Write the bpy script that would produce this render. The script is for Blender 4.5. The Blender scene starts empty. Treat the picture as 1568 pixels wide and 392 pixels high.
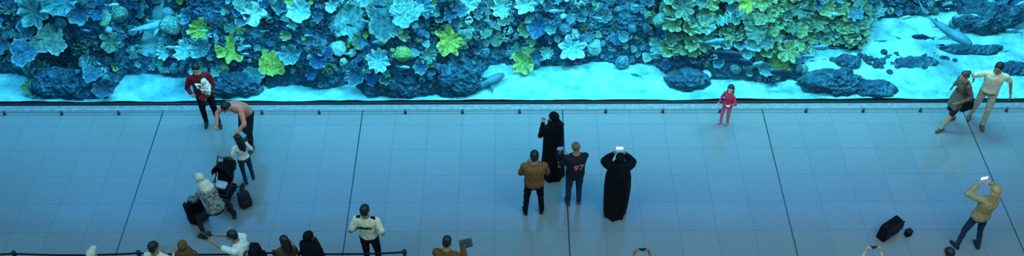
import bpy, math, random
import numpy as np
from mathutils import Vector, Matrix, noise, Euler
random.seed(7); np.random.seed(7)
S=bpy.context.scene
S.view_settings.view_transform='Standard'
COL=S.collection
def V(*a): return Vector(a)
# ------------------------------------------------------------ materials
_m={}
def mat(name,col,rough=.7,var=.25,scale=12.,metal=0.,bump=0.,emit=None,es=0.,spec=.4):
    if name in _m: return _m[name]
    m=bpy.data.materials.new(name); m.use_nodes=True; nt=m.node_tree; N=nt.nodes; L=nt.links
    b=N['Principled BSDF']; b.inputs['Roughness'].default_value=rough; b.inputs['Metallic'].default_value=metal
    b.inputs['Specular IOR Level'].default_value=spec
    tc=N.new('ShaderNodeTexCoord'); nz=N.new('ShaderNodeTexNoise'); nz.inputs['Scale'].default_value=scale; nz.inputs['Detail'].default_value=4
    L.new(tc.outputs['Object'],nz.inputs['Vector'])
    r=N.new('ShaderNodeValToRGB'); c=col
    r.color_ramp.elements[0].position=.3; r.color_ramp.elements[1].position=.7
    r.color_ramp.elements[0].color=(c[0]*(1-var),c[1]*(1-var),c[2]*(1-var),1)
    r.color_ramp.elements[1].color=(min(1,c[0]*(1+var)),min(1,c[1]*(1+var)),min(1,c[2]*(1+var)),1)
    L.new(nz.outputs['Fac'],r.inputs['Fac']); L.new(r.outputs['Color'],b.inputs['Base Color'])
    if bump:
        bp=N.new('ShaderNodeBump'); bp.inputs['Strength'].default_value=bump; bp.inputs['Distance'].default_value=.02
        L.new(nz.outputs['Fac'],bp.inputs['Height']); L.new(bp.outputs['Normal'],b.inputs['Normal'])
    if emit:
        b.inputs['Emission Color'].default_value=(*emit,1); b.inputs['Emission Strength'].default_value=es
    _m[name]=m; return m
# ------------------------------------------------------------ mesh helpers
def newobj(name,me,parent=None,mats=()):
    o=bpy.data.objects.new(name,me); COL.objects.link(o)
    for m in mats: me.materials.append(m)
    if parent: o.parent=parent
    return o
def empty(name,loc=(0,0,0),rot=0,sc=1,parent=None):
    o=bpy.data.objects.new(name,None); COL.objects.link(o); o.location=loc; o.rotation_euler=(0,0,rot); o.scale=(sc,)*3
    o.empty_display_size=.2
    if parent: o.parent=parent
    return o
def mesh(name,v,f,smooth=True):
    me=bpy.data.meshes.new(name); me.from_pydata([tuple(p) for p in v],[],f); me.update()
    if smooth: me.polygons.foreach_set('use_smooth',[True]*len(me.polygons))
    return me
def frame(d):
    d=Vector(d).normalized(); a=V(0,1,0) if abs(d.y)<.9 else V(1,0,0)
    x=a.cross(d).normalized(); y=d.cross(x); return x,y,d
def revolve(a,b,prof,seg=14):
    a=Vector(a);x,y,d=frame(Vector(b)-a); v=[];f=[]
    for t,r in prof:
        for k in range(seg):
            an=2*math.pi*k/seg; v.append(a+d*t+(x*math.cos(an)+y*math.sin(an))*r)
    n=len(prof)
    for i in range(n-1):
        for k in range(seg):
            k2=(k+1)%seg; f.append((i*seg+k,i*seg+k2,(i+1)*seg+k2,(i+1)*seg+k))
    f.append(tuple(reversed(range(seg)))); f.append(tuple((n-1)*seg+k for k in range(seg)))
    return v,f
def capprof(L,ra,rb):
    p=[]
    for i in range(5):
        t=math.pi/2*(i/5); p.append((-ra*math.cos(t),ra*math.sin(t)+.0005))
    p.append((0,ra)); p.append((L,rb))
    for i in range(1,6):
        t=math.pi/2*(i/5); p.append((L+rb*math.sin(t),rb*math.cos(t)+.0005))
    return p
def cat(v,f,v2,f2):
    o=len(v); v.extend(v2); f.extend([tuple(i+o for i in q) for q in f2])
def rods(name,segs,m,parent=None):
    v=[];f=[]
    for a,b,r in segs:
        a=Vector(a);b=Vector(b); cat(v,f,*revolve(a,b,capprof((b-a).length,r,r),10))
    return newobj(name,mesh(name,v,f),parent,[m])
def rbox(name,size,loc,m,parent=None,bev=.02,rot=(0,0,0),taper=1.):
    v=[];sx,sy,sz=[s/2 for s in size]
    for z,k in((-sz,1.),(sz,taper)):
        for x,y in((-sx,-sy),(sx,-sy),(sx,sy),(-sx,sy)): v.append((x*k,y*k,z))
    f=[(3,2,1,0),(4,5,6,7),(0,1,5,4),(1,2,6,5),(2,3,7,6),(3,0,4,7)]
    o=newobj(name,mesh(name,v,f,True),parent,[m]); o.location=loc; o.rotation_euler=rot
    b=o.modifiers.new('b','BEVEL'); b.width=bev; b.segments=3
    return o
def ellip(c,r,R=None,nu=16,nv=10):
    v=[];f=[];R=R or Matrix.Identity(3);c=Vector(c)
    for i in range(1,nv):
        t=math.pi*i/nv
        for k in range(nu):
            p=2*math.pi*k/nu; v.append(c+R@V(r[0]*math.sin(t)*math.cos(p),r[1]*math.sin(t)*math.sin(p),r[2]*math.cos(t)))
    for i in range(nv-2):
        for k in range(nu):
            k2=(k+1)%nu; f.append((i*nu+k,(i+1)*nu+k,(i+1)*nu+k2,i*nu+k2))
    n=len(v); v.append(c+R@V(0,0,r[2])); v.append(c+R@V(0,0,-r[2]))
    for k in range(nu):
        k2=(k+1)%nu; f.append((n,k,k2)); f.append((n+1,(nv-2)*nu+k2,(nv-2)*nu+k))
    return v,f
class Blob:
    def __init__(s): s.v=[];s.f=[];s.parts=[]
    def ell(s,c,r,tag,R=None,geo=True):
        if geo: cat(s.v,s.f,*ellip(c,r,R))
        s.parts.append(('e',np.array(c,float),np.array(r,float),np.array(R if R else Matrix.Identity(3)),tag))
    def tube(s,a,b,ra,rb,tag):
        a=Vector(a);b=Vector(b)
        cat(s.v,s.f,*revolve(a,b,capprof((b-a).length,ra,rb)))
        s.parts.append(('t',np.array(a),np.array(b),(ra,rb),tag))
    def build(s,name,voxel,mats,wr=0.,cloth=(),it=2):
        me=mesh('tmp',s.v,s.f); o=bpy.data.objects.new('tmp',me); COL.objects.link(o)
        r=o.modifiers.new('r','REMESH'); r.mode='VOXEL'; r.voxel_size=voxel; r.use_smooth_shade=True
        sm=o.modifiers.new('s','SMOOTH'); sm.iterations=it; sm.factor=.5
        dg=bpy.context.evaluated_depsgraph_get(); out=bpy.data.meshes.new_from_object(o.evaluated_get(dg))
        bpy.data.objects.remove(o); bpy.data.meshes.remove(me); out.name=name
        n=len(out.polygons); c=np.zeros(n*3); out.polygons.foreach_get('center',c); c=c.reshape(-1,3)
        best=np.full(n,1e9); tg=np.zeros(n,int)
        for p in s.parts:
            if p[0]=='e':
                q=(c-p[1])@p[3]; k0=np.linalg.norm(q/p[2],axis=1)+1e-9; k1=np.linalg.norm(q/p[2]**2,axis=1)+1e-9; d=k0*(k0-1)/k1
            else:
                ab=p[2]-p[1]; t=np.clip(((c-p[1])@ab)/(ab@ab),0,1)
                d=np.linalg.norm(c-p[1]-t[:,None]*ab,axis=1)-(p[3][0]+(p[3][1]-p[3][0])*t)
            k=d<best; best[k]=d[k]; tg[k]=p[4]
        for m in mats: out.materials.append(m)
        out.polygons.foreach_set('material_index',tg.astype(np.int32))
        if wr:
            nv=len(out.vertices); co=np.zeros(nv*3); out.vertices.foreach_get('co',co); co=co.reshape(-1,3)
            no=np.zeros(nv*3); out.vertices.foreach_get('normal',no); no=no.reshape(-1,3)
            vt=np.zeros(nv,bool)
            for pl in out.polygons:
                if tg[pl.index] in cloth:
                    for i in pl.vertices: vt[i]=True
            w=np.sin(co[:,2]*38+4*np.sin(co[:,0]*17)+3*np.sin(co[:,1]*21))*.6+np.sin(co[:,0]*45+co[:,2]*30+2*np.sin(co[:,1]*30))*.4
            co=co+no*(w*wr*vt)[:,None]; out.vertices.foreach_set('co',co.ravel())
        out.polygons.foreach_set('use_smooth',[True]*n); out.update()
        return out
# ------------------------------------------------------------ hands & heads (shared meshes)
def make_hand(name,sgn,curl):
    b=Blob(); b.ell((0,0,.05),(.040,.015,.052),0); b.tube((0,0,-.03),(0,0,.02),.024,.026,0)
    for x,l in((.030,.072),(.0100,.083),(-.0110,.076),(-.0315,.058)):
        a1=math.radians(curl); a2=math.radians(curl*2.1); sp=x*.35
        p0=V(x,0,.08); p1=p0+V(sp*.6,sgn*math.sin(a1)*l*.5,math.cos(a1)*l*.5); p2=p1+V(sp*.3,sgn*math.sin(a2)*l*.5,math.cos(a2)*l*.5)
        b.tube(p0,p1,.0085,.0078,0); b.tube(p1,p2,.0078,.0062,0)
    b.tube((.022,0,.02),(.052,sgn*.014,.05),.013,.0105,0); b.tube((.052,sgn*.014,.05),(.060,sgn*.03,.082),.0105,.0075,0)
    return b.build(name,.0034,[None],it=1)
HANDS={(sg,k):make_hand('hand_mesh',sg,c) for sg in(1,-1) for k,c in(('relax',18),('grip',48))}
_heads={}
def make_head(style):
    if style in _heads: return _heads[style]
    b=Blob(); SK,HR,LP,CL=0,1,2,3
    b.ell((0,-.01,.03),(.075,.093,.088),SK); b.ell((0,.033,-.03),(.058,.06,.085),SK); b.ell((0,.062,-.088),(.026,.024,.022),SK)
    b.tube((0,.092,.012),(0,.112,-.024),.008,.0135,SK)
    for s in(-1,1):
        b.ell((s*.077,-.008,-.01),(.011,.02,.032),SK); b.ell((s*.03,.086,.027),(.019,.011,.0055),HR); b.ell((s*.035,.062,-.028),(.024,.028,.024),SK)
    b.ell((0,.09,-.058),(.023,.010,.008),LP)
    if style in('hijab','hijab_long'):
        b.ell((0,-.028,.036),(.092,.112,.100),CL); b.ell((0,-.02,-.085),(.082,.088,.07),CL); b.tube((0,-.02,-.1),(0,-.035,-.2),.085,.15,CL)
        b.tube((0,-.03,-.16),(0,-.035,-.24),.14,.17,CL)
        if style=='hijab_long': b.tube((.0,-.12,-.1),(.0,-.15,-.35),.07,.08,CL); b.tube((.05,.06,-.15),(.07,.11,-.38),.05,.045,CL)
    elif style!='bald':
        b.ell((0,-.024,.046),(.084,.098,.088),HR); b.ell((0,-.065,-.01),(.074,.05,.07),HR)
        if style in('cap',): 
            b.ell((0,-.012,.062),(.09,.104,.076),CL); b.ell((0,.115,.06),(.065,.06,.009),CL)
        if style=='long':
            b.tube((-.045,-.06,-.02),(-.055,-.085,-.24),.055,.04,HR); b.tube((.045,-.06,-.02),(.055,-.085,-.26),.055,.04,HR); b.tube((0,-.08,-.02),(0,-.11,-.3),.06,.045,HR)
        if style=='bun': b.ell((0,-.12,.05),(.045,.04,.042),HR)
        if style=='pony': b.tube((0,-.11,.03),(0,-.15,-.02),.028,.03,HR); b.tube((0,-.15,-.02),(0,-.14,-.17),.03,.015,HR)
    else:
        b.ell((0,-.02,.035),(.0765,.092,.0845),HR)
    me=b.build('head_'+style,.0065,[None]*4,it=1)
    _heads[style]=me; return me
ev,ef=[],[]
for s in(-1,1): cat(ev,ef,*ellip((s*.03,.080,.004),(.014,.0125,.0095)))
EYE=mesh('eyes',ev,ef)
pv,pf=[],[]
for s in(-1,1): cat(pv,pf,*ellip((s*.03,.0905,.004),(.006,.004,.006)))
PUP=mesh('pupils',pv,pf)
M_eye=mat('eye_white',(.8,.8,.8),.3,.02); M_pup=mat('eye_pupil',(.02,.012,.01),.2)
M_lip=mat('lips',(.35,.12,.1),.5)
SKIN={'a':mat('skin_tan',(.50,.27,.17),.55,.08),'b':mat('skin_brown',(.33,.17,.10),.55,.08),'c':mat('skin_fair',(.66,.40,.30),.55,.08)}
HB=mat('hair_black',(.008,.007,.008),.5,.5,60); HBR=mat('hair_brown',(.07,.035,.02),.5,.5,60); HBL=mat('hair_blonde',(.45,.27,.12),.5,.3,60)
def cloth(n,c,var=.18,rough=.85): return mat('cloth_'+n,c,rough,var,18.,bump=.25,spec=.15)
BLK=cloth('black',(.004,.004,.006)); DRK=cloth('charcoal',(.014,.015,.02)); JEAN=cloth('denim',(.018,.035,.07)); WHT=cloth('white',(.72,.68,.6))
SHOE=mat('shoe_black',(.010,.009,.009),.4); SHOEB=mat('shoe_brown',(.12,.045,.02),.5)
def twobone(a,t,l1,l2,pole):
    d=t-a; L=d.length; mx=(l1+l2)*.995
    if L>mx: t=a+d*(mx/L); L=mx
    d=(t-a)/L; ca=max(-1,min(1,(l1*l1+L*L-l2*l2)/(2*l1*L))); pr=a+d*l1*ca
    pp=pole-d*pole.dot(d); pp=pp.normalized() if pp.length>1e-4 else V(0,1,0)
    return pr+pp*l1*math.sqrt(max(0,1-ca*ca)),t
PM=[(-.11,.10,.085),(-.05,.158,.115),(.05,.166,.122),(.15,.152,.112),(.3,.17,.122),(.42,.184,.118),(.50,.165,.095),(.56,.085,.07),(.61,.055,.055)]
PF=[(-.11,.10,.085),(-.05,.165,.12),(.04,.172,.125),(.17,.128,.098),(.3,.15,.115),(.36,.155,.13),(.42,.158,.112),(.50,.142,.085),(.56,.075,.062),(.61,.048,.048)]
def human(name,x,y,rot,h=1.75,z=0,fem=False,bulk=1.,lean=0,side=0,feet=((-.11,0,0,8),(.11,0,0,-8)),crouch=0,hipxy=None,hipz=None,
          wr=None,poles=None,head=(0,0),hs=1.,style='short',skin='a',hair=HB,scarf=None,top=WHT,bottom=BLK,shoe=SHOE,sleeve='long',
          grip='relax',hem=.03,thint=None,shorts=False,loose=0.,parent=None):
    E=empty(name,(x,y,z),math.radians(rot),h/1.75)
    b=Blob(); TOP,BOT,SK,SH,BELT=0,1,2,3,4
    fc=[V(f[0],f[1],f[2]) for f in feet]; fy=[math.radians(f[3]) for f in feet]
    mid=(fc[0]+fc[1])/2
    px,py=hipxy if hipxy else (mid.x,mid.y)
    if hipz is None:
        hz=9
        for i,sx in enumerate((-.09,.09)):
            dd=math.hypot(px+sx-fc[i].x,py-fc[i].y); hz=min(hz,fc[i].z+.085+math.sqrt(max(.05,.838**2-dd*dd)))
        hipz=hz-crouch
    P=V(px,py,hipz)
    prof=PF if fem else PM
    ss=np.linspace(prof[0][0],prof[-1][0],22); A=np.array(prof)
    la=math.radians(lean); sa=math.radians(side)
    def rotat(s):
        k=.35+.65*min(1,max(0,(s)/.3)); return Matrix.Rotation(-la*k,3,'X')@Matrix.Rotation(sa*k,3,'Y')
    def spine(s):
        p=P.copy(); n=12
        for i in range(n):
            t=(i+.5)/n*s; p+=rotat(t)@V(0,0,s/n)
        return p
    lv=[];lf=[];seg=20
    for i,s in enumerate(ss):
        rx=np.interp(s,A[:,0],A[:,1])*bulk+loose*(0 if s>.5 else 1); ry=np.interp(s,A[:,0],A[:,2])*bulk+loose*(0 if s>.5 else 1)
        if s>.54: rx/=bulk; ry/=bulk
        c=spine(s);R=rotat(s)
        if s<hem: rx*=.96; ry*=.96
        for k in range(seg):
            an=2*math.pi*k/seg; lv.append(c+R@V(rx*math.cos(an),ry*math.sin(an),0))
        tag=BOT if s<hem-.03 else (BELT if s<hem else (TOP if s<.565 else SK))
        b.ell(c,(rx,ry,.045),tag,R,geo=False)
    for i in range(len(ss)-1):
        for k in range(seg):
            k2=(k+1)%seg; lf.append((i*seg+k,i*seg+k2,(i+1)*seg+k2,(i+1)*seg+k))
    lf.append(tuple(reversed(range(seg)))); lf.append(tuple((len(ss)-1)*seg+k for k in range(seg)))
    cat(b.v,b.f,lv,lf)
    k=bulk**.5*(.95 if fem else 1)
    for i,sx in enumerate((-1,1)):
        hip=P+V(sx*.088,0,0); an=fc[i]+V(0,0,.085); ydir=V(-math.sin(fy[i]),math.cos(fy[i]),0)
        kn,an=twobone(hip,an,.43,.41,ydir)
        b.tube(hip,kn,.092*k,.066*k,BOT)
        lt=SK if shorts else BOT
        b.tube(kn,kn.lerp(an,.4),.06*k,.058*k,lt); b.tube(kn.lerp(an,.4),an+V(0,0,.01),.058*k,.048*k if not shorts else .036,lt)
        b.tube(an+V(0,0,-.04)-ydir*.03,an+V(0,0,-.05)+ydir*.06,.044,.042,SH); b.tube(an+V(0,0,-.05)+ydir*.06,an+V(0,0,-.057)+ydir*.15,.042,.032,SH)
    R=rotat(.5); sh=spine(.475); W=[]; ELB=[]
    sw=.150 if fem else .178
    for i,sx in enumerate((-1,1)):
        s0=sh+R@V(sx*sw*bulk**.6,0,0)
        t=Vector(wr[i]) if wr and wr[i] else s0+R@V(sx*.09,.03,-.55)+V(0,.05,0)
        pole=Vector(poles[i]) if poles else V(sx*.5,-1,-.3)
        el,t=twobone(s0,t,.29,.26,pole)
        if sleeve=='long':
            b.tube(s0,el,(.058 if not fem else .048)*bulk**.5+loose*.6,(.045 if not fem else .038)+loose*.6,TOP)
            b.tube(el,el.lerp(t,.95),.043+loose*.6-(.006 if fem else 0),.032+loose*.6,TOP)
        else:
            b.tube(s0,el,.05 if not fem else .042,.041 if not fem else .035,SK); b.tube(el,t,.038,.026,SK)
            if sleeve=='short': b.tube(s0,s0.lerp(el,.72),.066 if not fem else .056,.064 if not fem else .054,TOP)
        W.append((t,(t-el).normalized())); ELB.append((s0,el))
    nk=spine(.6); Rh=Matrix.Rotation(math.radians(head[0]),3,'Z')@Matrix.Rotation(-math.radians(head[1]),3,'X')
    hc=nk+(rotat(.6)@V(0,.012,.03))+Rh@V(0,.012,.085*hs)
    b.tube(spine(.54),hc+Rh@V(0,-.02,-.04*hs),.055 if not fem else .046,.05 if not fem else .042,SK)
    me=b.build(name+'_body',.0145,(top,bottom,SKIN[skin],shoe,BLK if hem<.1 and hem>=0 else bottom),wr=.004,cloth=(TOP,BOT))
    o=newobj('body',me,E)
    hm=make_head(style); ho=newobj('head',hm,E); ho.matrix_local=Matrix.Translation(hc)@(Rh.to_4x4())@Matrix.Scale(hs,4)
    for i,m in enumerate((SKIN[skin],hair,M_lip,scarf or BLK)):
        ho.material_slots[i].link='OBJECT'; ho.material_slots[i].material=m
    for nm,mm,m in(('eyes',EYE,M_eye),('pupils',PUP,M_pup)):
        e=newobj(nm,mm,E); 
        if not len(mm.materials): mm.materials.append(m)
        e.matrix_local=ho.matrix_local.copy()
    for i,(t,d) in enumerate(W):
        hm2=HANDS[(1 if i==0 else -1,grip)]
        g=newobj('hand_'+('left','right')[i],hm2,E)
        g.material_slots[0].link='OBJECT'; g.material_slots[0].material=SKIN[skin]
        hint=Vector(thint) if thint else V(0,1,0.15)
        T=hint-d*hint.dot(d)
        if T.length<.1: T=V(0,0,1)-d*d.z
        T.normalize(); N_=d.cross(T)
        Mx=Matrix((T,N_,d)).transposed().to_4x4(); g.matrix_local=Matrix.Translation(t)@Mx@Matrix.Scale(.98*(hs if hs>1.1 else 1),4)
    return E,dict(hc=hc,P=P,W=W,E=ELB,spine=spine,rot=rotat)
def robe(parent,name,rings,m,folds=9,amp=.05,ph=0):
    A=np.array(rings,float)[::-1]; zs=np.linspace(A[0,0],A[-1,0],26); v=[];f=[];seg=72
    for z in zs:
        rx=np.interp(z,A[:,0],A[:,1]);ry=np.interp(z,A[:,0],A[:,2]);yo=np.interp(z,A[:,0],A[:,3]); t=1-(z-A[0,0])/(A[-1,0]-A[0,0])
        for k in range(seg):
            a=2*math.pi*k/seg; q=1+amp*t*(math.sin(folds*a+ph+.6*math.sin(2*a+3*z))+.4*math.sin((folds*2+1)*a+ph*2))
            v.append((rx*q*math.cos(a),yo+ry*q*math.sin(a),z))
    for i in range(25):
        for k in range(seg):
            k2=(k+1)%seg; f.append((i*seg+k,i*seg+k2,(i+1)*seg+k2,(i+1)*seg+k))
    return newobj(name,mesh(name,v,f),parent,[m])
def phone(E,c):
    rbox('phone',(.15,.010,.078),c,mat('phone_case',(.75,.78,.8),.3),E,.004)
    rbox('phone_screen',(.135,.003,.066),Vector(c)+V(0,-.0065,0),mat('phone_screen',(.3,.6,.7),.2,emit=(.7,.95,1),es=1.6) ,E,.001)
def dslr(E,c,rot=0):
    g=empty('camera_body_group',c,rot,1,E)
    m=mat('camera_plastic',(.015,.015,.017),.35)
    rbox('camera_body',(.14,.07,.095),(0,0,0),m,g,.012); rbox('camera_prism',(.05,.06,.04),(0,0,.06),m,g,.01)
    v,f=revolve(V(0,.03,0),V(0,.2,0),[(0,.035),(.03,.038),(.09,.038),(.1,.042),(.13,.042),(.132,.034),(.12,.03)],20); newobj('camera_lens',mesh('lens',v,f,False),g,[m])
def backpack(E,c,rot=0,m=BLK,s=1.):
    g=empty('backpack_group' if E else 'backpack',c,rot,s,E)
    rbox('bag_shell',(.34,.2,.46),(0,0,.24),m,g,.07,taper=.82); rbox('bag_pocket',(.26,.09,.22),(0,-.12,.16),m,g,.035)
    rods('bag_handle',[((-.05,.05,.47),(-.04,.05,.52),.01),((-.04,.05,.52),(.04,.05,.52),.01),((.04,.05,.52),(.05,.05,.47),.01)],m,g)
    for s_ in(-1,1): rods('bag_strap',[((s_*.1,.09,.43),(s_*.12,.16,.32),.014),((s_*.12,.16,.32),(s_*.12,.14,.12),.014),((s_*.12,.14,.12),(s_*.13,.09,.05),.012)],m,g)
    return g
# ------------------------------------------------------------ PEOPLE
MAR=cloth('maroon',(.17,.012,.016)); PINK=cloth('coral_shirt',(.72,.20,.15)); BRN=cloth('brown_jacket',(.21,.09,.03)); TAN=cloth('beige',(.45,.36,.27))
TAU=cloth('taupe',(.15,.10,.075)); GREY=cloth('grey_pattern',(.2,.19,.18),.85); OLV=cloth('khaki',(.36,.26,.12)); RED=cloth('red_pink',(.65,.04,.10)); HOTP=cloth('pink',(.75,.12,.2))
CRM=cloth('cream',(.80,.66,.46)); BRH=cloth('brown_scarf',(.13,.06,.025))
human('man_in_maroon_jacket',-6.43,-.66,195,1.76,top=MAR,bottom=BLK,skin='a',wr=(( -.12,.3,1.12),(.2,.24,1.15)),feet=((-.13,.05,0,12),(.13,-.05,0,-10)),head=(-15,15),loose=.012,hem=.0,grip='grip')
human('toddler_in_white_hood',-6.24,-.95,150,.80,z=.92,style='hijab_long',scarf=WHT,top=WHT,bottom=MAR,hs=1.35,feet=((-.1,.25,.15,0),(.1,.25,.15,0)),hipxy=(0,0),hipz=.55,head=(10,5),skin='c',wr=((-.2,.25,1.1),(.2,.25,1.1)))
human('man_in_coral_shirt',-5.52,-1.28,151,1.76,top=PINK,bottom=DRK,skin='a',lean=46,feet=((-.15,.12,0,8),(.15,-.16,0,-10)),hipxy=(0,-.12),head=(0,45),wr=((-.26,.50,.92),(.22,.52,.95)),poles=((-1,-.6,.2),(1,-.6,.2)),grip='grip',hem=.02,loose=.008)
human('girl_in_white_top',-5.34,-2.33,25,1.32,fem=True,top=WHT,bottom=JEAN,skin='b',style='long',hs=1.12,feet=((-.1,0,0,8),(.12,.1,0,-8)),wr=((-.3,.2,1.0),(.22,.25,1.1)),head=(25,10),hem=.06,sleeve='short')
E,i=human('woman_in_white_hijab',-5.74,-3.46,40,1.62,fem=True,style='hijab',scarf=cloth('offwhite',(.66,.54,.42)),top=GREY,bottom=DRK,lean=40,feet=((-.40,-.1,0,35),(.36,.0,0,-30)),crouch=.14,hipxy=(0,-.14),head=(10,30),wr=((-.3,.42,.75),(.12,.5,.85)),grip='grip',hem=-.02,loose=.03)
human('man_in_white_shirt',-6.22,-5.22,-8,1.72,top=CRM,bottom=DRK,skin='b',head=(-20,5),hem=.02,wr=((-.12,.3,1.1),(.14,.3,1.1)))
human('woman_in_brown_hijab',-5.76,-5.10,5,1.60,fem=True,style='hijab',scarf=BRH,top=BRH,bottom=BRH,loose=.03,hem=-.05)
human('man_in_white_cap',-7.24,-5.38,0,1.70,style='cap',scarf=cloth('cap_offwhite',(.6,.45,.35)),top=TAN,bottom=DRK)
E,i=human('photographer_in_white_shirt',-4.74,-4.98,72,1.72,top=WHT,bottom=DRK,skin='b',lean=20,feet=((-.14,.1,0,10),(.14,-.15,0,-10)),wr=((-.07,.66,1.36),(.08,.64,1.34)),poles=((-1,0,-.5),(1,0,-.5)),head=(10,10),sleeve='short',grip='grip',thint=(0,0,1))
dslr(E,(0,.72,1.40)); backpack(E,(0,-.2,.98),0,BLK,.95)
human('woman_with_dark_hair',-4.0,-5.0,10,1.60,fem=True,style='long',top=BRH,bottom=BLK,skin='b',head=(30,5),wr=((-.12,.25,1.1),(.1,.28,1.1)))
human('woman_in_black_hijab',-3.56,-5.0,-20,1.72,fem=True,style='hijab_long',scarf=BLK,top=BLK,bottom=BLK,loose=.03)
E,i=human('security_guard',-2.62,-4.47,-6,1.80,top=CRM,bottom=BLK,skin='b',sleeve='short',wr=((-.19,.12,1.02),(.19,.12,1.02)),poles=((-.6,-1,0),(.6,-1,0)),head=(-10,0),hem=.06,bulk=1.0,thint=(0,-1,0.1))
for s in(-1,1): rbox('epaulette',(.11,.055,.012),(s*.13,0,1.465),BLK,E,.004,rot=(0,s*.3,0))
def textc(E,txt,loc,size,m):
    cu=bpy.data.curves.new('lettering','FONT'); cu.body=txt; cu.size=size; cu.extrude=.004; cu.offset=.004; cu.align_x='CENTER'
    o=bpy.data.objects.new('lettering',cu); COL.objects.link(o); o.parent=E; o.location=loc; o.rotation_euler=(math.radians(90),0,0); cu.materials.append(m)
textc(E,'SECURITY',(0,-.128,1.29),.055,BLK)
human('man_in_brown_jacket',.41,-3.17,2,1.76,top=BRN,bottom=BLK,skin='b',loose=.026,bulk=1.04,wr=((-.1,.3,1.12),(.12,.3,1.12)),poles=((-.8,-.8,-.6),(.8,-.8,-.6)),feet=((-.15,0,0,12),(.17,.02,0,-14)),hem=-.02,head=(0,12),grip='grip')
E,i=human('woman_in_black_abaya',.82,-2.12,20,1.74,fem=True,style='hijab_long',scarf=BLK,top=BLK,bottom=BLK,loose=.025,wr=((-.12,.26,1.28),(.05,.26,1.2)),head=(25,5),grip='grip')
robe(E,'abaya',[(1.47,.12,.1,-.01),(1.42,.19,.14,-.01),(1.2,.21,.17,0),(.9,.215,.18,0),(.5,.225,.19,-.01),(.02,.25,.23,-.02)],BLK,8,.07)
E,i=human('man_in_jersey',1.22,-2.92,10,1.74,top=DRK,bottom=JEAN,skin='b',style='bald',hair=mat('hair_shaved',(.20,.10,.055),.6),sleeve='short',loose=.02,bulk=1.04,wr=((-.26,.3,1.12),(-.05,.32,1.05)),poles=((-.6,-1,-.8),(.6,-.8,-.8)),head=(25,10),hem=-.03,shoe=SHOEB,grip='grip')
textc(E,'97',(.02,-.158,1.18),.20,cloth('number_red',(.6,.2,.16)))
human('baby_with_blue_hat',.90,-2.78,-60,.62,z=.98,style='cap',scarf=cloth('babyblue',(.1,.3,.6)),top=DRK,bottom=DRK,hs=1.45,hipxy=(0,0),hipz=.5,feet=((-.12,.22,.1,0),(.12,.22,.1,0)),wr=((-.2,.25,1.0),(.2,.25,1.0)),skin='a')
def sleeves(E,i):
    for (s0,el),(t,d) in zip(i['E'],i['W']):
        v,f=revolve(s0,el,[(-.02,.07),(.08,.10),(.2,.11),((el-s0).length+.02,.10),((el-s0).length+.06,.05)],20); 
        newobj('abaya_sleeve',mesh('sl',v,f),E,[BLK])
        v,f=revolve(el-d*.03,t,[(0,.06),(.04,.09),(.16,.08),(.24,.055)],20); newobj('abaya_cuff',mesh('sl',v,f),E,[BLK])
E,i=human('woman_in_black_abaya',2.02,-3.17,-3,1.70,fem=True,style='hijab_long',scarf=BLK,top=BLK,bottom=BLK,loose=.03,wr=((-.12,.25,1.52),(.12,.25,1.52)),poles=((-1.,-.2,-1.7),(1.,-.2,-1.7)),head=(0,5),grip='grip',thint=(0,0,1))
robe(E,'abaya',[(1.46,.13,.1,-.01),(1.4,.2,.15,-.01),(1.15,.25,.19,0),(.8,.26,.2,0),(.4,.24,.2,-.01),(.02,.21,.2,-.02)],BLK,7,.09,1.); sleeves(E,i)
phone(E,(0,.31,1.62))
human('child_in_pink',4.58,-.66,140,1.07,fem=True,top=RED,bottom=HOTP,shoe=HOTP,skin='c',style='long',hs=1.3,feet=((-.1,0,0,8),(.1,.12,0,-8)),wr=((-.2,.34,1.2),(.27,.2,.95)),head=(20,0),hem=-.02,loose=.02)
E,i=human('woman_in_taupe_dress',9.36,-.75,112,1.66,fem=True,top=TAU,bottom=DRK,skin='a',style='bun',hair=HBR,lean=16,feet=((-.1,.28,0,5),(.1,-.2,0,-5)),hipxy=(0,-.05),head=(0,15),shoe=SHOEB,shorts=True,wr=((-.2,.2,.95),(.3,-.05,.95)),hem=-.05,loose=.015)
robe(E,'dress_skirt',[(1.05,.155,.125,.0),(.9,.2,.17,-.03),(.62,.23,.23,-.04)],TAU,7,.07)
rbox('handbag',(.1,.3,.2),(-.27,.0,.82),BLK,E,.03,taper=.85); rods('bag_strap',[((-.25,-.1,.92),(-.1,.1,1.42),.008),((-.25,.1,.92),(-.1,.15,1.40),.008)],BLK,E)
human('man_in_cream_shirt',9.98,-.66,160,1.80,top=CRM,bottom=TAN,shoe=SHOEB,skin='b',side=4,lean=10,feet=((-.12,.12,0,8),(.14,-.1,0,-8)),wr=((-.38,.02,.95),(.42,.22,1.28)),poles=((-.6,-1,-.2),(.2,-1,-.6)),head=(-20,15),hem=.0,loose=.015,sleeve='short')
E,i=human('woman_with_blonde_hair',8.72,-3.97,10,1.68,fem=True,top=OLV,bottom=JEAN,skin='c',style='long',hair=HBL,feet=((-.22,-.05,0,12),(.2,-.12,0,-8)),hipxy=(.03,.0),wr=((-.11,.27,1.54),(.15,.27,1.54)),poles=((-1.2,-.1,-.8),(1.2,-.1,-.8)),head=(0,0),hem=-.03,loose=.03,side=4,sleeve='long',grip='grip',thint=(0,0,1))
phone(E,(.02,.33,1.64))
for nm,x,y,h_,sk in(('man_raising_phone',2.2,-5.8,1.72,'b'),('woman_raising_phone',6.13,-5.75,1.70,'c')):
    E,i=human(nm,x,y,0,h_,top=DRK,bottom=DRK,skin=sk,wr=((-.13,.28,1.84),(.13,.28,1.84)),poles=((-1.2,.1,-.5),(1.2,.1,-.5)),grip='grip',sleeve='short',thint=(0,0,1),fem=nm[0]=='w',style='short' if nm[0]=='m' else 'long')
    rbox('phone',(.14,.010,.076),(0,.30,1.92),mat('phone_dark',(.02,.02,.025),.3),E,.004)
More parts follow.
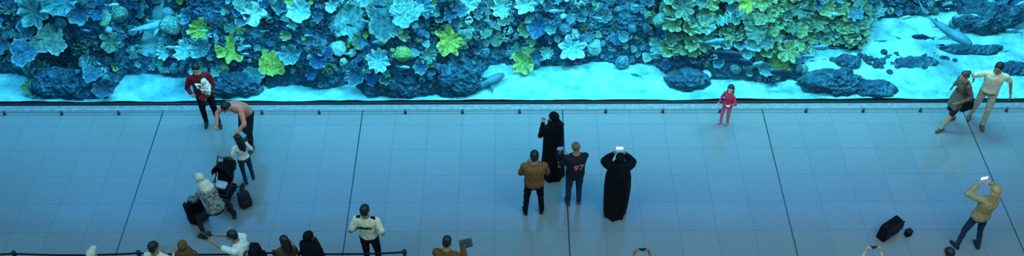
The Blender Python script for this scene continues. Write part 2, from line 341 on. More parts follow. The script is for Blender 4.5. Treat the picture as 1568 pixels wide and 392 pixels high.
human('man_with_dark_hair',7.5,-5.4,0,1.72,top=DRK,bottom=DRK,head=(20,0)); human('man_with_dark_hair',8.15,-5.6,0,1.70,top=BRN,bottom=DRK)
E,i=human('man_in_brown_coat',-1.18,-5.26,-12,1.70,top=cloth('coat_brown',(.15,.055,.015)),bottom=DRK,skin='b',lean=14,loose=.04,head=(0,35),wr=((-.05,.35,1.2),(.22,.42,1.2)),grip='grip',style='short')
rbox('tablet',(.24,.17,.01),(.26,.5,1.24),mat('tablet_shell',(.04,.05,.06),.3),E,.004,rot=(.9,0,.5))
# ------------------------------------------------------------ stroller, bags, barrier
def stroller(x,y,rot,sc=1):
    E=empty('baby_stroller',(x,y,0),math.radians(rot),sc); mt=mat('stroller_metal',(.05,.05,.055),.35,metal=.8); bk=BLK; rb=mat('wheel_rubber',(.015,.015,.015),.8)
    for sx in(-.24,.24):
        for sy in(-.28,.34):
            v,f=revolve(V(sx-.022,sy,.1),V(sx+.022,sy,.1),[(0,.06),(0,.09),(.008,.1),(.036,.1),(.044,.09),(.044,.06)],24); newobj('wheel',mesh('wh',v,f,False),E,[rb])
            v,f=revolve(V(sx-.012,sy,.1),V(sx+.012,sy,.1),[(0,.06),(.024,.06)],16); newobj('hub',mesh('hub',v,f,False),E,[mt])
    sg=[]
    for sx in(-.21,.21): sg+=[((sx,.34,.1),(sx,-.1,.62),.013),((sx,-.1,.62),(sx,-.34,.95),.013),((sx,-.28,.1),(sx,.12,.6),.013),((sx,.3,.45),(sx,-.12,.6),.012)]
    sg+=[((-.21,-.34,.95),(.21,-.34,.95),.017),((-.21,-.28,.1),(.21,-.28,.1),.011),((-.21,.34,.1),(.21,.34,.1),.011),((-.21,.3,.45),(.21,.3,.45),.014)]
    rods('frame',sg,mt,E)
    rbox('seat',(.36,.34,.06),(0,.08,.44),bk,E,.025,rot=(.15,0,0)); rbox('backrest',(.36,.06,.5),(0,-.16,.66),bk,E,.025,rot=(.45,0,0)); rbox('footrest',(.3,.14,.03),(0,.36,.2),bk,E,.01)
    rbox('basket',(.36,.4,.14),(0,0,.24),bk,E,.03,taper=1.05)
    v=[];f=[];n=18;m_=10
    for i in range(m_+1):
        a=math.radians(-20+ i*110/m_)
        for k in range(n+1):
            t=math.pi*k/n; v.append((.22*math.cos(t),-.16-.30*math.sin(t)*math.cos(a)+.18,.72+.30*math.sin(t)*math.sin(a)))
    for i in range(m_):
        for k in range(n): a=i*(n+1)+k; f.append((a,a+1,a+n+2,a+n+1))
    o=newobj('hood',mesh('hood',v,f),E,[bk]); s=o.modifiers.new('s','SOLIDIFY'); s.thickness=.012
    return E
E=stroller(-5.72,-2.72,165,.88)
rbox('folded_blanket',(.26,.2,.1),(.0,.1,.54),cloth('paleblue',(.35,.5,.62)),E,.04)
backpack(E,(.02,-.42,.5),0,DRK,.8)
backpack(None,(-6.2,-3.28,0),.7,BLK,1.15); backpack(None,(-5.32,-2.92,0),.5,DRK,.8)
G=empty('briefcase',(7.3,-3.72,0),math.radians(35))
rbox('case_body',(.50,.2,.36),(0,0,.185),BLK,G,.03,taper=.9); rbox('case_flap',(.48,.03,.22),(0,-.105,.24),DRK,G,.012,rot=(-.05,0,0)); rods('case_handle',[((-.08,0,.36),(-.06,0,.42),.011),((-.06,0,.42),(.06,0,.42),.011),((.06,0,.42),(.08,0,.36),.011)],BLK,G)
for s in(-.13,.13): rbox('buckle',(.03,.012,.05),(s,-.125,.16),mat('buckle_metal',(.2,.2,.2),.3,metal=1.),G,.003)
G=empty('camera_pouch',(7.68,-3.74,0),.4)
rbox('pouch_body',(.13,.11,.12),(0,0,.06),BLK,G,.025,taper=.9); rbox('pouch_flap',(.135,.115,.03),(0,0,.125),DRK,G,.012)
G=empty('stanchion_barrier',(0,-4.82,0)); mp=mat('post_black',(.02,.02,.022),.35,metal=.5)
px=[-13.5,-11.2,-9.0,-6.75,-4.3,-1.95]
for p in px:
    v,f=revolve(V(p,0,0),V(p,0,1),[(0,.16),(.02,.16),(.035,.05),(.05,.03),(.88,.03),(.885,.042),(.97,.042),(.985,.03)],24); newobj('post',mesh('post',v,f),G,[mp])
for a,b in zip(px[:-1],px[1:]):
    v=[];f=[]
    for i in range(13):
        t=i/12; z=.93-.05*4*t*(1-t); x=a+(b-a)*t
        v+=[(x,-.003,z-.024),(x,-.003,z+.024),(x,.003,z+.024),(x,.003,z-.024)]
    for i in range(12):
        for k in range(4): q=i*4; f.append((q+k,q+(k+1)%4,q+4+(k+1)%4,q+4+k))
    newobj('belt',mesh('belt',v,f,False),G,[DRK])
# ------------------------------------------------------------ FLOOR
v=[(-22,-26,0),(22,-26,0),(22,-.02,0),(-22,-.02,0)]
fm=bpy.data.materials.new('polished_tile'); fm.use_nodes=True; nt=fm.node_tree; N=nt.nodes; L=nt.links; B=N['Principled BSDF']
tc=N.new('ShaderNodeTexCoord'); mp_=N.new('ShaderNodeMapping'); mp_.inputs['Location'].default_value=(-1.1+7.25,-.02+29,0); L.new(tc.outputs['Object'],mp_.inputs['Vector'])
br=N.new('ShaderNodeTexBrick'); br.offset=0; br.squash=1
for k,val in(('Scale',1.),('Brick Width',.725),('Row Height',.725),('Mortar Size',.008),('Mortar Smooth',.3),('Bias',0.)): br.inputs[k].default_value=val
br.inputs['Color1'].default_value=(.200,.228,.25,1); br.inputs['Color2'].default_value=(.213,.240,.26,1); br.inputs['Mortar'].default_value=(.150,.178,.20,1)
L.new(mp_.outputs['Vector'],br.inputs['Vector'])
sx=N.new('ShaderNodeSeparateXYZ'); L.new(tc.outputs['Object'],sx.inputs[0])
def M(op,a,b=None):
    n=N.new('ShaderNodeMath'); n.operation=op
    if hasattr(a,'links'): L.new(a,n.inputs[0])
    else: n.inputs[0].default_value=a
    if b is not None: n.inputs[1].default_value=b
    return n.outputs[0]
q=M('ABSOLUTE',M('SUBTRACT',M('FRACT',M('ADD',M('DIVIDE',M('SUBTRACT',sx.outputs[0],1.1),4.35),10.5)),.5)); q=M('LESS_THAN',q,.0028)
mx=N.new('ShaderNodeMixRGB'); mx.inputs['Color2'].default_value=(.03,.04,.05,1); L.new(q,mx.inputs['Fac'])
nz=N.new('ShaderNodeTexNoise'); nz.inputs['Scale'].default_value=40; nz.inputs['Detail'].default_value=3; nz.inputs['Roughness'].default_value=.7; L.new(tc.outputs['Object'],nz.inputs['Vector'])
nr_=N.new('ShaderNodeMapRange'); nr_.inputs['From Min'].default_value=.3; nr_.inputs['From Max'].default_value=.7; nr_.inputs['To Min'].default_value=.8; nr_.inputs['To Max'].default_value=1.15; L.new(nz.outputs['Fac'],nr_.inputs['Value'])
m2=N.new('ShaderNodeMixRGB'); m2.blend_type='MULTIPLY'; m2.inputs['Fac'].default_value=1; L.new(br.outputs['Color'],m2.inputs['Color1']); L.new(nr_.outputs[0],m2.inputs['Color2'])
L.new(m2.outputs[0],mx.inputs['Color1']); L.new(mx.outputs[0],B.inputs['Base Color']); B.inputs['Roughness'].default_value=.12; B.inputs['Specular IOR Level'].default_value=1.
nb=N.new('ShaderNodeTexNoise'); nb.inputs['Scale'].default_value=1.6; nb.inputs['Detail'].default_value=3; L.new(tc.outputs['Object'],nb.inputs['Vector'])
bp=N.new('ShaderNodeBump'); bp.inputs['Strength'].default_value=.12; bp.inputs['Distance'].default_value=.03; L.new(nb.outputs['Fac'],bp.inputs['Height']); L.new(bp.outputs['Normal'],B.inputs['Normal'])
newobj('floor',mesh('floor',v,[(0,1,2,3)],False),None,[fm])
steel=mat('steel_dark',(.10,.12,.14),.35,metal=.6)
rbox('trim_1',(44,.05,.04),(0,-.06,.02),mat('trim_black',(.01,.015,.02),.4),None,.008)
rbox('trim_2',(44,.14,.012),(0,-.18,.006),mat('trim_grey',(.20,.25,.28),.4),None,.003)
G=empty('kick_rail',(0,-.36,0)); rods('rail_bar',[((-20,0,.07),(20,0,.07),.008)],steel,G)
v=[];f=[]
for k in range(-16,17):
    for j in(-1,0,1):
        x=1.1-2.175+k*4.35+j*1.24
        if abs(x)<19: cat(v,f,*revolve(V(x,0,0),V(x,0,.1),[(0,.03),(.01,.034),(.02,.034),(.025,.012),(.06,.012),(.065,.027),(.09,.027),(.095,.015)],14))
newobj('rail_post',mesh('posts',v,f),G,[mat('post_dark',(.03,.035,.04),.5)])
# ------------------------------------------------------------ TANK
gm=bpy.data.materials.new('acrylic_panel'); gm.use_nodes=True; nt=gm.node_tree; nt.nodes.clear(); N=nt.nodes; L=nt.links
o_=N.new('ShaderNodeOutputMaterial'); tr=N.new('ShaderNodeBsdfTransparent'); tr.inputs[0].default_value=(.64,.96,1,1); gl=N.new('ShaderNodeBsdfGlossy'); gl.inputs['Roughness'].default_value=.03; gl.inputs[0].default_value=(.8,.9,1,1)
fr=N.new('ShaderNodeFresnel'); fr.inputs[0].default_value=1.10; ms=N.new('ShaderNodeMixShader'); L.new(fr.outputs[0],ms.inputs[0]); L.new(tr.outputs[0],ms.inputs[1]); L.new(gl.outputs[0],ms.inputs[2]); L.new(ms.outputs[0],o_.inputs[0])
newobj('window_1',mesh('glass',[(-22,0,.0),(22,0,.0),(22,0,5.6),(-22,0,5.6)],[(0,1,2,3)],False),None,[gm])
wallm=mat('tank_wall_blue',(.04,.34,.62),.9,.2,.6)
newobj('wall_tank_back',mesh('wb',[(-22,9,-.2),(22,9,-.2),(22,9,16),(-22,9,16)],[(0,1,2,3)],False),None,[wallm])  # unseen back wall, extended upward and kept blue to tint the floor reflection
rbox('wall_header_blocker',(44,.3,5.5),(0,.16,8.36),mat('plaster_blue_grey',(.14,.22,.27),.9),None,.01)  # unseen header, brought down to block tank lamps from reflecting in the floor
sm=bpy.data.materials.new('sand'); sm.use_nodes=True; nt=sm.node_tree; N=nt.nodes; L=nt.links; B=N['Principled BSDF']; B.inputs['Roughness'].default_value=.95
tc=N.new('ShaderNodeTexCoord'); n1=N.new('ShaderNodeTexNoise'); n1.inputs['Scale'].default_value=1.6; n1.inputs['Detail'].default_value=10; n1.inputs['Roughness'].default_value=.72; L.new(tc.outputs['Object'],n1.inputs['Vector'])
r=N.new('ShaderNodeValToRGB'); r.color_ramp.elements[0].position=.36; r.color_ramp.elements[0].color=(.06,.33,.40,1); r.color_ramp.elements[1].position=.62; r.color_ramp.elements[1].color=(.34,.72,.72,1)
L.new(n1.outputs['Fac'],r.inputs['Fac']); L.new(r.outputs[0],B.inputs['Base Color'])
bp=N.new('ShaderNodeBump'); bp.inputs['Strength'].default_value=.9; bp.inputs['Distance'].default_value=.1; L.new(n1.outputs['Fac'],bp.inputs['Height']); L.new(bp.outputs['Normal'],B.inputs['Normal'])
v=[];f=[];nx,ny=221,44
for j in range(ny):
    for i in range(nx):
        x=-22+i*.2; y=.02+j*.2; v.append((x,y,.03+.06*noise.noise(V(x*.7,y*.9,2))+.02*noise.noise(V(x*3,y*3,5))))
for j in range(ny-1):
    for i in range(nx-1): a=j*nx+i; f.append((a,a+1,a+nx+1,a+nx))
newobj('sand_bed',mesh('sand',v,f),None,[sm])
REEF=empty('coral_reef')
YX=[-14,-11.3,-10.75,-10.6,-8.9,-8.7,-7.2,-7.0,-5.6,-5.2,-3.5,-3.2,-1.9,-1.4,-.8,-.5,3.2,3.5,4.3,5,6.4,6.8,8.0,8.6,9.5,14]
YY=[.95,.95,.75,.2,.15,.9,.85,.2,.25,.55,.5,.15,.1,.3,.65,1.15,1.2,.8,.75,.6,.6,1.6,1.8,2.7,2.9,3.0]
def hgt(x,y):
    yb=float(np.interp(x,YX,YY))+.2*noise.noise(V(x*1.3,0,7)); t=y-yb
    if t<=-.05: return -.15
    h=min(1.4*t+.12,2.3+.35*(y)) 
    if -10.6<x<-8.8 and y<1.0: h=min(h,.35+.25*noise.noise(V(x*2,y*2,3)))
    a=min(1,max(0,t*2.2+.1))
    h+=a*(.75*noise.noise(V(x*.9,y*1.1,1.3))+.5*noise.noise(V(x*2.1,y*2.1,4.2))+.3*noise.noise(V(x*5,y*5,9))+.12*noise.noise(V(x*11,y*11,9)))
    g=math.exp(-((x+8.35)/.55)**4)*min(1,max(0,(y-1.0)/.5)); h=h*(1-g)-.2*g
    g=math.exp(-((x-3.3)/.18)**4)*min(1,max(0,(y-1.4)/.4)); h=h*(1-g)-.2*g
    if x>8.6: h=min(h,.9+.4*noise.noise(V(x,y,0)))
    return h
rm=bpy.data.materials.new('reef_rock'); rm.use_nodes=True; nt=rm.node_tree; N=nt.nodes; L=nt.links; B=N['Principled BSDF']; B.inputs['Roughness'].default_value=.95
tc=N.new('ShaderNodeTexCoord'); n1=N.new('ShaderNodeTexNoise'); n1.inputs['Scale'].default_value=4.5; n1.inputs['Detail'].default_value=10; n1.inputs['Roughness'].default_value=.8; L.new(tc.outputs['Object'],n1.inputs['Vector'])
r=N.new('ShaderNodeValToRGB'); e=r.color_ramp.elements; e[0].position=.38; e[0].color=(.006,.030,.065,1); e[1].position=.70; e[1].color=(.08,.32,.37,1); q=e.new(.53); q.color=(.018,.10,.17,1)
L.new(n1.outputs['Fac'],r.inputs['Fac']); L.new(r.outputs[0],B.inputs['Base Color'])
vo=N.new('ShaderNodeTexVoronoi'); vo.inputs['Scale'].default_value=11; L.new(tc.outputs['Object'],vo.inputs['Vector'])
bp=N.new('ShaderNodeBump'); bp.inputs['Strength'].default_value=1.; bp.inputs['Distance'].default_value=.1; L.new(vo.outputs['Distance'],bp.inputs['Height']); L.new(bp.outputs['Normal'],B.inputs['Normal'])
v=[];f=[];nx=560;ny=115
for j in range(ny):
    for i in range(nx):
        x=-14.5+i*29/(nx-1); y=.06+j*.054; v.append((x,y,hgt(x,y)))
for j in range(ny-1):
    for i in range(nx-1): a=j*nx+i; f.append((a,a+1,a+nx+1,a+nx))
newobj('reef_rock',mesh('reef',v,f),REEF,[rm])
def boulder(name,x,y,r,seed):
    vv,ff=ellip((0,0,0),r,None,64,40)
    vv=[p*(1+.35*noise.noise(p*2.2+V(seed,0,0))+.2*noise.noise(p*6+V(0,seed,0))+.1*noise.noise(p*14)) for p in vv]
    o=newobj(name,mesh(name,vv,ff),REEF,[rm]); o.location=(x,y,r[2]*.4); return o
for k,(x,y,r) in enumerate([(7.2,.42,(.8,.33,.30)),(8.0,.32,(.55,.25,.16)),(-9.9,.42,(.85,.36,.35)),(-1.2,.5,(.55,.35,.45)),(-2.4,.3,(.5,.25,.3)),(10.6,1.6,(.7,.16,.12)),(9.2,1.15,(.5,.2,.10)),(11.4,.95,(.5,.2,.12)),(-6.2,.35,(.6,.28,.32)),(11.2,2.5,(.7,.4,.5)),(7.6,1.2,(.3,.2,.15)),(3.9,.55,(.5,.3,.25))]): boulder('boulder',x,y,r,k*3.1)
def cmat(name,stops,rim=(.5,.95,.9),rf=.6):
    m=bpy.data.materials.new(name); m.use_nodes=True; nt=m.node_tree; N=nt.nodes; L=nt.links; B=N['Principled BSDF']; B.inputs['Roughness'].default_value=.85; B.inputs['Specular IOR Level'].default_value=.2
    oi=N.new('ShaderNodeObjectInfo'); r=N.new('ShaderNodeValToRGB'); r.color_ramp.interpolation='CONSTANT'; e=r.color_ramp.elements
    n=len(stops); e[0].position=0; e[0].color=(*stops[0],1); e[1].position=1/n; e[1].color=(*stops[1%n],1)
    for i in range(2,n): q=e.new(i/n); q.color=(*stops[i],1)
    L.new(oi.outputs['Random'],r.inputs['Fac'])
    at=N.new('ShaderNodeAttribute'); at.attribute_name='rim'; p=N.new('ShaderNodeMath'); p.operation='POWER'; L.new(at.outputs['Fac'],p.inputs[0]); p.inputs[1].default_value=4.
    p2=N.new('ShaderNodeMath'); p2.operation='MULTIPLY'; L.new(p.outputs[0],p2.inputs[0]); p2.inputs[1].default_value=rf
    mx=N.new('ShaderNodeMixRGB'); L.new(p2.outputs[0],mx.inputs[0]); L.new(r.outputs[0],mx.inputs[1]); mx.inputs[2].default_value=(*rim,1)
    tc=N.new('ShaderNodeTexCoord'); nz=N.new('ShaderNodeTexNoise'); nz.inputs['Scale'].default_value=5; nz.inputs['Detail'].default_value=6; L.new(tc.outputs['Object'],nz.inputs['Vector'])
    r2=N.new('ShaderNodeValToRGB'); r2.color_ramp.elements[0].position=.36; r2.color_ramp.elements[0].color=(.22,.25,.3,1); r2.color_ramp.elements[1].position=.62; L.new(nz.outputs['Fac'],r2.inputs[0])
    m3=N.new('ShaderNodeMixRGB'); m3.blend_type='MULTIPLY'; m3.inputs[0].default_value=.8; L.new(mx.outputs[0],m3.inputs[1]); L.new(r2.outputs[0],m3.inputs[2]); L.new(m3.outputs[0],B.inputs['Base Color'])
    bp=N.new('ShaderNodeBump'); bp.inputs['Strength'].default_value=.6; bp.inputs['Distance'].default_value=.03; L.new(nz.outputs['Fac'],bp.inputs['Height']); L.new(bp.outputs['Normal'],B.inputs['Normal'])
    return m
teal=[(.07,.28,.32),(.03,.16,.27),(.12,.38,.38),(.03,.12,.21),(.13,.33,.28),(.06,.22,.33),(.06,.18,.20),(.18,.48,.47)]
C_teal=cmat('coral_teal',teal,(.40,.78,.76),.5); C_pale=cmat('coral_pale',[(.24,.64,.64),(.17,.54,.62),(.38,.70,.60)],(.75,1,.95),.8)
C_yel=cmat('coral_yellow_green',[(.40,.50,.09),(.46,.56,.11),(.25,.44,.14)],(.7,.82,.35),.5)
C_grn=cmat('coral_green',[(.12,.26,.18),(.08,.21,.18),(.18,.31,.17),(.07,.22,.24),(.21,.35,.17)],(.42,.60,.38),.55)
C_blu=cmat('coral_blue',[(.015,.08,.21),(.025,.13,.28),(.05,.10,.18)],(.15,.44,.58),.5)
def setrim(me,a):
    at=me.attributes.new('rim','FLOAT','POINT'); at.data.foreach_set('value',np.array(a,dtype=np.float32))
def ruffle(name,cup=.5,amp=.18,k=7,lobe=.12,ph=0.,nr=12,nt_=96):
    v=[(0,0,0)];a=[0.];f=[]
    for i in range(1,nr+1):
        r=i/nr
        for j in range(nt_):
            t=2*math.pi*j/nt_; lb=1+lobe*r*(math.sin(k*t+ph+1.2*math.sin(t*2+ph))+.55*math.sin((k*2-3)*t+ph*2)+.5*math.sin(3*t+ph)+.3*math.sin(2*t-ph))
            z=cup*r**1.7+amp*r**2.2*math.sin((k+2)*t+ph*1.7+math.sin(t))+.5*amp*r**3*math.sin((2*k+5)*t+ph)
            v.append((r*lb*math.cos(t),r*lb*math.sin(t),z)); a.append(r)
    for j in range(nt_):
        f.append((0,1+j,1+(j+1)%nt_))
        for i in range(nr-1): p=1+i*nt_; f.append((p+j,p+nt_+j,p+nt_+(j+1)%nt_,p+(j+1)%nt_))
    me=mesh(name,v,f); setrim(me,a); return me
def brain(name,s):
    vv,ff=ellip((0,0,0),(1,1,.75),None,44,28); a=[];o=[]
    for p in vv:
        g=abs(noise.noise(p*5+V(s,0,0)+noise.noise_vector(p*2)*.6)); a.append(min(1,g*3)); o.append(p*(1+.3*noise.noise(p*1.3+V(0,s,0))+.14*min(.5,g*2)))
    me=mesh(name,o,ff); setrim(me,a); return me
def stag(name,s,n=60):
    rnd=random.Random(s); v=[];f=[]
    def br(p,d,l,r,dep):
        q=p+d*l; cat(v,f,*revolve(p,q,[(0,r),(l*.6,r*.85),(l,r*.55),(l+r*.4,r*.1)],6))
        if dep>0:
            for _ in range(rnd.choice((2,3))):
                d2=(d+V(rnd.uniform(-.7,.7),rnd.uniform(-.7,.7),rnd.uniform(-.1,.6))).normalized(); br(p.lerp(q,rnd.uniform(.5,.98)),d2,l*.72,r*.72,dep-1)
    for _ in range(9):
        br(V(rnd.uniform(-.15,.15),rnd.uniform(-.15,.15),-.1),V(rnd.uniform(-.9,.9),rnd.uniform(-.9,.9),1).normalized(),.5,.075,3)
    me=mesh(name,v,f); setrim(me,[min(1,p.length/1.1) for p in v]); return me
def cluster(name,s,n=44):
    rnd=random.Random(s); v=[];f=[];a=[]
    for _ in range(n):
        d=V(rnd.gauss(0,1),rnd.gauss(0,1),abs(rnd.gauss(0,1))).normalized(); r=rnd.uniform(.12,.24); c=V(d.x*.8,d.y*.8,d.z*.5); vv,ff=ellip(c,(r,r,r*1.2),None,10,7); cat(v,f,vv,ff); a+=[min(1,max(0,.4+(p-c).dot(d)/r*.6)) for p in vv]
    me=mesh(name,v,f); setrim(me,a); return me
def fingers(name,s):
    rnd=random.Random(s); v=[];f=[]
    for _ in range(34):
        b=V(rnd.gauss(0,.35),rnd.gauss(0,.35),-.1); d=(b*.9+V(rnd.uniform(-.2,.2),rnd.uniform(-.2,.2),1)).normalized(); l=rnd.uniform(.5,1.); cat(v,f,*revolve(b,b+d,capprof(l,.06,.075),8))
    me=mesh(name,v,f); setrim(me,[min(1,max(0,p.z)) for p in v]); return me
def table(name,s):
    v=[(0,0,-.1)];a=[0];f=[];nt_=90;nr=9
    for i in range(1,nr+1):
        r=i/nr
        for j in range(nt_):
            t=2*math.pi*j/nt_; w=1+.14*math.sin(3*t+s)*r+.08*math.sin(7*t+s*2)*r+.04*math.sin(17*t)*r
            v.append((r*w*math.cos(t),r*w*math.sin(t),.12*r*r+.035*r*(1 if j%3==0 else -.4)+.05*math.sin(2*t+s))); a.append(r if i>7 else .2+.3*(j%3==0))
    for j in range(nt_):
        f.append((0,1+j,1+(j+1)%nt_))
        for i in range(nr-1): p=1+i*nt_; f.append((p+j,p+nt_+j,p+nt_+(j+1)%nt_,p+(j+1)%nt_))
    me=mesh(name,v,f); setrim(me,a); return me
LIB={'cup_coral':[ruffle('cup',.55,.14,6,.08,k) for k in range(4)],'lettuce_coral':[ruffle('let',.42,.22,4+k,.12,k*1.3) for k in range(5)],
 'leaf_coral':[ruffle('leaf',.30,.18,4+k%3,.15,k*2.1) for k in range(5)],'table_coral':[table('tab',k) for k in range(3)],'brain_coral':[brain('brain',k*5.) for k in range(3)],
 'staghorn_coral':[stag('stag',k) for k in range(3)],'bubble_coral':[cluster('bub',k) for k in range(3)],'finger_coral':[fingers('fin',k) for k in range(3)]}
groups={k:empty(k+'_colony',parent=REEF) for k in LIB}
cache={}
def coral(kind,x,y,z,r,m,nrm,i=None):
    i=random.randrange(len(LIB[kind])) if i is None else i
    key=(kind,i,m.name)
    if key not in cache:
        me=LIB[kind][i].copy(); me.materials.append(m); cache[key]=me
    o=bpy.data.objects.new(kind,cache[key]); COL.objects.link(o); o.parent=groups[kind]; o.location=(x,y,z)
    q=Vector(nrm).to_track_quat('Z','Y'); o.rotation_mode='QUATERNION'; o.rotation_quaternion=q@Euler((0,0,random.uniform(0,6.28))).to_quaternion()
    o.scale=(r*random.uniform(.8,1.2),r,r*random.uniform(.8,1.3))
def normal(x,y):
    e=.1; return V(-(hgt(x+e,y)-hgt(x-e,y))/(2*e),-(hgt(x,y+e)-hgt(x,y-e))/(2*e),1).normalized()
placed=[]; grid={}
def addp(p,r):
    placed.append((p,r)); grid.setdefault((int(p.x//1),int(p.y//1)),[]).append((p,r))
def free(p,r,k=.62):
    gx,gy=int(p.x//1),int(p.y//1)
    for a in(-1,0,1):
        for b in(-1,0,1):
            for q,rr in grid.get((gx+a,gy+b),()):
                if (q-p).length<(r+rr)*k: return False
    return True
def slope(x,c):
    y=.1
    while y<5:
        if hgt(x,y)+.83*y>=c: break
        y+=.03
    return y
for x,c,kd,r,m in [(-6.15,1.45,'leaf_coral',.32,C_yel),(-6.75,1.95,'lettuce_coral',.24,C_yel),(-1.35,1.6,'leaf_coral',.30,C_yel),(.25,.98,'lettuce_coral',.28,C_yel),(1.35,1.4,'lettuce_coral',.28,C_pale),
   (-2.7,2.2,'table_coral',.42,C_grn),(-2.25,2.4,'table_coral',.34,C_teal),(-3.6,2.15,'table_coral',.42,C_teal),(-2.9,1.1,'lettuce_coral',.26,C_pale),(-3.4,.65,'cup_coral',.22,C_teal),(-.2,2.6,'lettuce_coral',.26,C_pale),(-1.0,2.7,'lettuce_coral',.24,C_pale),(.6,2.0,'cup_coral',.26,C_blu),(.3,2.65,'lettuce_coral',.22,C_pale),
   (-7.1,1.35,'cup_coral',.26,C_pale),(-7.5,2.1,'brain_coral',.2,C_teal),(-10.1,1.45,'table_coral',.34,C_pale),(-10.6,1.35,'table_coral',.28,C_teal),(-5.3,.95,'table_coral',.26,C_yel),(-5.7,.6,'table_coral',.22,C_teal),(-4.6,2.5,'cup_coral',.26,C_pale),(-5.6,2.4,'lettuce_coral',.26,C_pale),
   (-9.6,2.75,'lettuce_coral',.36,C_teal),(-10.3,2.4,'lettuce_coral',.3,C_teal),(5.9,.95,'table_coral',.28,C_yel),(5.3,2.7,'leaf_coral',.3,C_yel),(6.1,1.3,'leaf_coral',.25,C_grn),(-9.9,.65,'staghorn_coral',.38,C_teal),(2.5,.95,'brain_coral',.16,C_teal),(4.3,.55,'brain_coral',.13,C_pale)]:
    y=slope(x,c); p=V(x,y,hgt(x,y)+.08); addp(p,r); n=(normal(x,y)*.5+V(0,-.55,.6)).normalized(); coral(kd,p.x,p.y-.05,p.z+.03,r,m,n)
cnt=0
for _ in range(30000):
    x=random.uniform(-13,13); y=random.uniform(.15,4.6)
    z=hgt(x,y)
    if z<.1 or z+.8*y>4.2: continue
    c=z+.83*y
    dens=noise.noise(V(x*.8,c*1.1,3.3))
    r=random.choice((.05,.06,.08,.08,.10,.11,.13,.15,.18,.22)); 
    heap=3.5<x<8.2 and c>1.35
    if heap: r=random.uniform(.12,.24)
    elif c<.8 and random.random()<.7: continue
    elif dens<-.15 and random.random()<.75: continue
    p=V(x,y,z+.04)
    if not free(p,r,.5 if heap else .68): continue
    addp(p,r); u=random.random()
    if heap: kd='lettuce_coral' if u<.6 else 'cup_coral'; m=C_grn if random.random()<.8 else C_teal
    else:
        kd='cup_coral' if u<.22 else 'lettuce_coral' if u<.32 else 'leaf_coral' if u<.38 else 'table_coral' if u<.54 else 'brain_coral' if u<.70 else 'staghorn_coral' if u<.83 else 'bubble_coral' if u<.93 else 'finger_coral'
        w=random.random(); m=C_teal if w<.64 else C_blu if w<.82 else C_pale if w<.89 else C_grn if w<.98 else C_yel
        if x<-9 and m is C_yel: m=C_teal
        if m is C_pale: r=min(r,.15)
    n=(normal(x,y)*.6+V(random.uniform(-.35,.35),-.4+random.uniform(-.3,.3),.65)).normalized()
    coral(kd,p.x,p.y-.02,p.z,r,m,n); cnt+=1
    if cnt>3200: break
v=[];f=[];a=[]
for _ in range(90):
    x=random.gauss(8.9,.55) ; y=random.gauss(1.25,.12); r=random.uniform(.03,.08); vv,ff=ellip((x,y,r*.6),(r,r*random.uniform(.7,1.1),r*.8),None,10,7); cat(v,f,vv,ff)
newobj('coral_rubble',mesh('rub',v,f),REEF,[rm])
fishm=mat('fish_silver_blue',(.09,.30,.40),.4,.5,6); fishd=mat('fish_dark',(.006,.04,.09),.5); sharkm=mat('shark_skin',(.04,.17,.22),.6,.3,5); fishp=mat('fish_pale',(.3,.65,.7),.4,.3,6)
def fishmesh(name,shark=False):
    v=[];f=[];seg=14;n=18
    for i in range(n+1):
        t=i/n; yy=.5-t
        if shark: w=.085*math.sin(math.pi*min(1,(t+.03))**.62)**.9+.006; h=w*.9
        else: w=.07*math.sin(math.pi*(t*.96+.02)**.7)+.006; h=w*2.1
        bend=.03*math.sin(t*3.5)
        for k in range(seg): an=2*math.pi*k/seg; v.append(V(w*math.cos(an)+bend*t,yy*.9,h*math.sin(an)))
    for i in range(n):
        for k in range(seg): k2=(k+1)%seg; f.append((i*seg+k,i*seg+k2,(i+1)*seg+k2,(i+1)*seg+k))
    f.append(tuple(range(seg)))
    def fin(pts,th=.006):
        o=len(v); nrm=(pts[1]-pts[0]).cross(pts[2]-pts[0]).normalized()*th
        m=len(pts); v.extend([p+nrm for p in pts]); v.extend([p-nrm for p in pts]); f.append(tuple(o+i for i in range(m))); f.append(tuple(o+m+i for i in reversed(range(m))))
        for i in range(m): j=(i+1)%m; f.append((o+i,o+m+i,o+m+j,o+j))
    bx=.03*math.sin(3.5)
    if shark:
        fin([V(bx,-.40,0),V(bx,-.50,.05),V(bx,-.68,.18),V(bx,-.56,.02),V(bx,-.58,-.06),V(bx,-.48,-.02)])
        fin([V(0,.12,.06),V(0,-.04,.19),V(0,-.02,.06)]); fin([V(.01,-.2,.03),V(.01,-.28,.09),V(.01,-.27,.03)])
        for s in(-1,1): fin([V(s*.06,.2,-.02),V(s*.27,.03,-.05),V(s*.20,.03,-.05),V(s*.06,.08,-.03)]); fin([V(s*.03,-.14,-.03),V(s*.11,-.23,-.05),V(s*.03,-.2,-.03)])
    else:
        fin([V(bx,-.42,.015),V(bx,-.62,.14),V(bx,-.54,0),V(bx,-.62,-.14),V(bx,-.42,-.015)]); fin([V(0,.18,.12),V(0,.02,.2),V(0,-.3,.08),V(0,-.2,.06)]); fin([V(0,-.05,-.12),V(0,-.22,-.15),V(0,-.3,-.05)])
        for s in(-1,1): fin([V(s*.06,.18,-.03),V(s*.13,.05,-.08),V(s*.06,.1,-.06)])
    return mesh(name,v,f)
SH=fishmesh('shark',True); FI=fishmesh('fish')
def place(name,me,m,loc,hd,L,pitch=0,parent=None):
    me2=me.copy(); o=newobj(name,me2,parent,[m]); o.location=loc; o.rotation_euler=(math.radians(pitch),0,math.radians(hd)); o.scale=(L,)*3; return o
place('shark',SH,sharkm,(-.62,.42,.16),-58,1.15); place('shark',SH,sharkm,(9.7,1.3,.9),215,1.35,0)
place('shark',SH,mat('ray_pale',(.3,.7,.8),.6),(-8.3,2.0,.5),-70,1.2)
G=empty('fish_school')
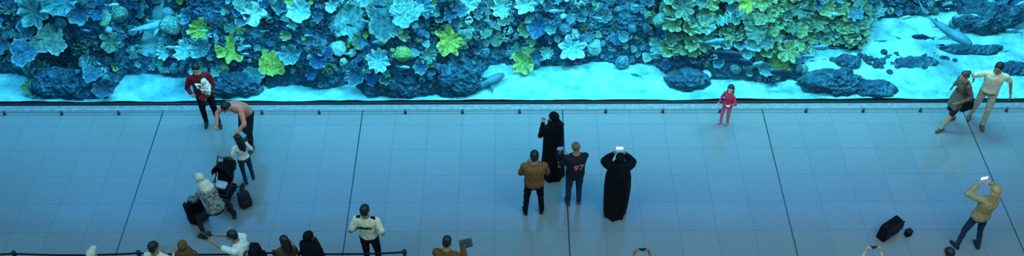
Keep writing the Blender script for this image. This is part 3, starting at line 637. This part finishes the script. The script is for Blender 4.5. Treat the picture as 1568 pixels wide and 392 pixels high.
FL=[(4.6,.3,1.1,-95,.75),(4.9,.35,.85,-100,.7),(5.9,.3,.55,85,.6),(4.3,.3,1.45,-80,.55),(8.8,.6,1.3,80,.45),(9.3,.9,1.9,95,.35),(9.6,.8,1.7,100,.4),(8.3,1.0,1.9,70,.35),(10.2,.9,2.0,80,.3),(-3.8,.3,.9,80,.3),(2.7,.3,.5,60,.25),(-1,.25,1.9,95,.22),(3.1,.4,1.0,100,.3),(6.6,.4,1.2,-85,.4),(.9,.3,2.3,90,.3),(-2.6,.3,2.8,-90,.45),(10.9,.9,1.2,80,.35),(8.5,.9,1.6,100,.3),(5.3,.4,.7,-80,.45),(-8.8,.5,1.7,60,.3)]
for _ in range(60): FL.append((random.uniform(-10.5,11),random.uniform(.15,.5),random.uniform(.7,2.5),random.choice((-90,90))+random.uniform(-25,25),random.uniform(.13,.30)))
for x,y,z,hd,L in FL:
    place('fish',FI,random.choice((fishm,fishm,fishd,fishd,fishp)),(x,y,z),hd,L,random.uniform(-8,8),G)
# ------------------------------------------------------------ LIGHTS
def area(name,loc,rot,sx_,sy_,e,c):
    l=bpy.data.lights.new(name,'AREA'); l.shape='RECTANGLE'; l.size=sx_; l.size_y=sy_; l.energy=e; l.color=c; o=bpy.data.objects.new(name,l); COL.objects.link(o); o.location=loc; o.rotation_euler=[math.radians(a) for a in rot]; return o
for x,e,c in((-11,520,(.10,.58,1)),(-6,640,(.15,.70,1)),(-1,720,(.22,.80,1)),(4,760,(.28,.86,.95)),(9,820,(.24,.85,1))):
    area('tank_light',(x,1.3,8.6),(6,0,0),3.0,1.4,e,c)
area('tank_wall_fill',(0,6.5,15.5),(35,0,0),38,1.5,2600,(.15,.65,1))  # added lamp out of view, brightens the back wall for floor reflections
area('hall_fill',(0,-8,13.5),(0,0,0),30,7,1900,(.50,.84,1.))  # unseen overhead fill, tinted blue to stand in for tank glow on the floor
area('hall_fill',(0,-1.2,9.5),(0,0,0),36,1.,620,(.08,.62,1))  # added cyan strip, imitates the tank's glow on the floor beside the glass
area('hall_fill',(8,-10,9),(35,0,0),6,3,220,(1,.8,.62))
w=bpy.data.worlds.new('w'); S.world=w; w.use_nodes=True; w.node_tree.nodes['Background'].inputs[0].default_value=(.06,.34,.48,1); w.node_tree.nodes['Background'].inputs[1].default_value=.55
# ------------------------------------------------------------ CAMERA
cd=bpy.data.cameras.new('cam'); cd.lens=36.05; cd.sensor_width=36; cd.clip_end=200; c=bpy.data.objects.new('camera',cd); COL.objects.link(c)
c.matrix_world=Matrix.Translation((0,-16.07,15.8))@Matrix.Rotation(math.radians(44),4,'X')@Matrix.Rotation(math.radians(-.2),4,'Z')
S.camera=c
bpy.context.view_layer.update()
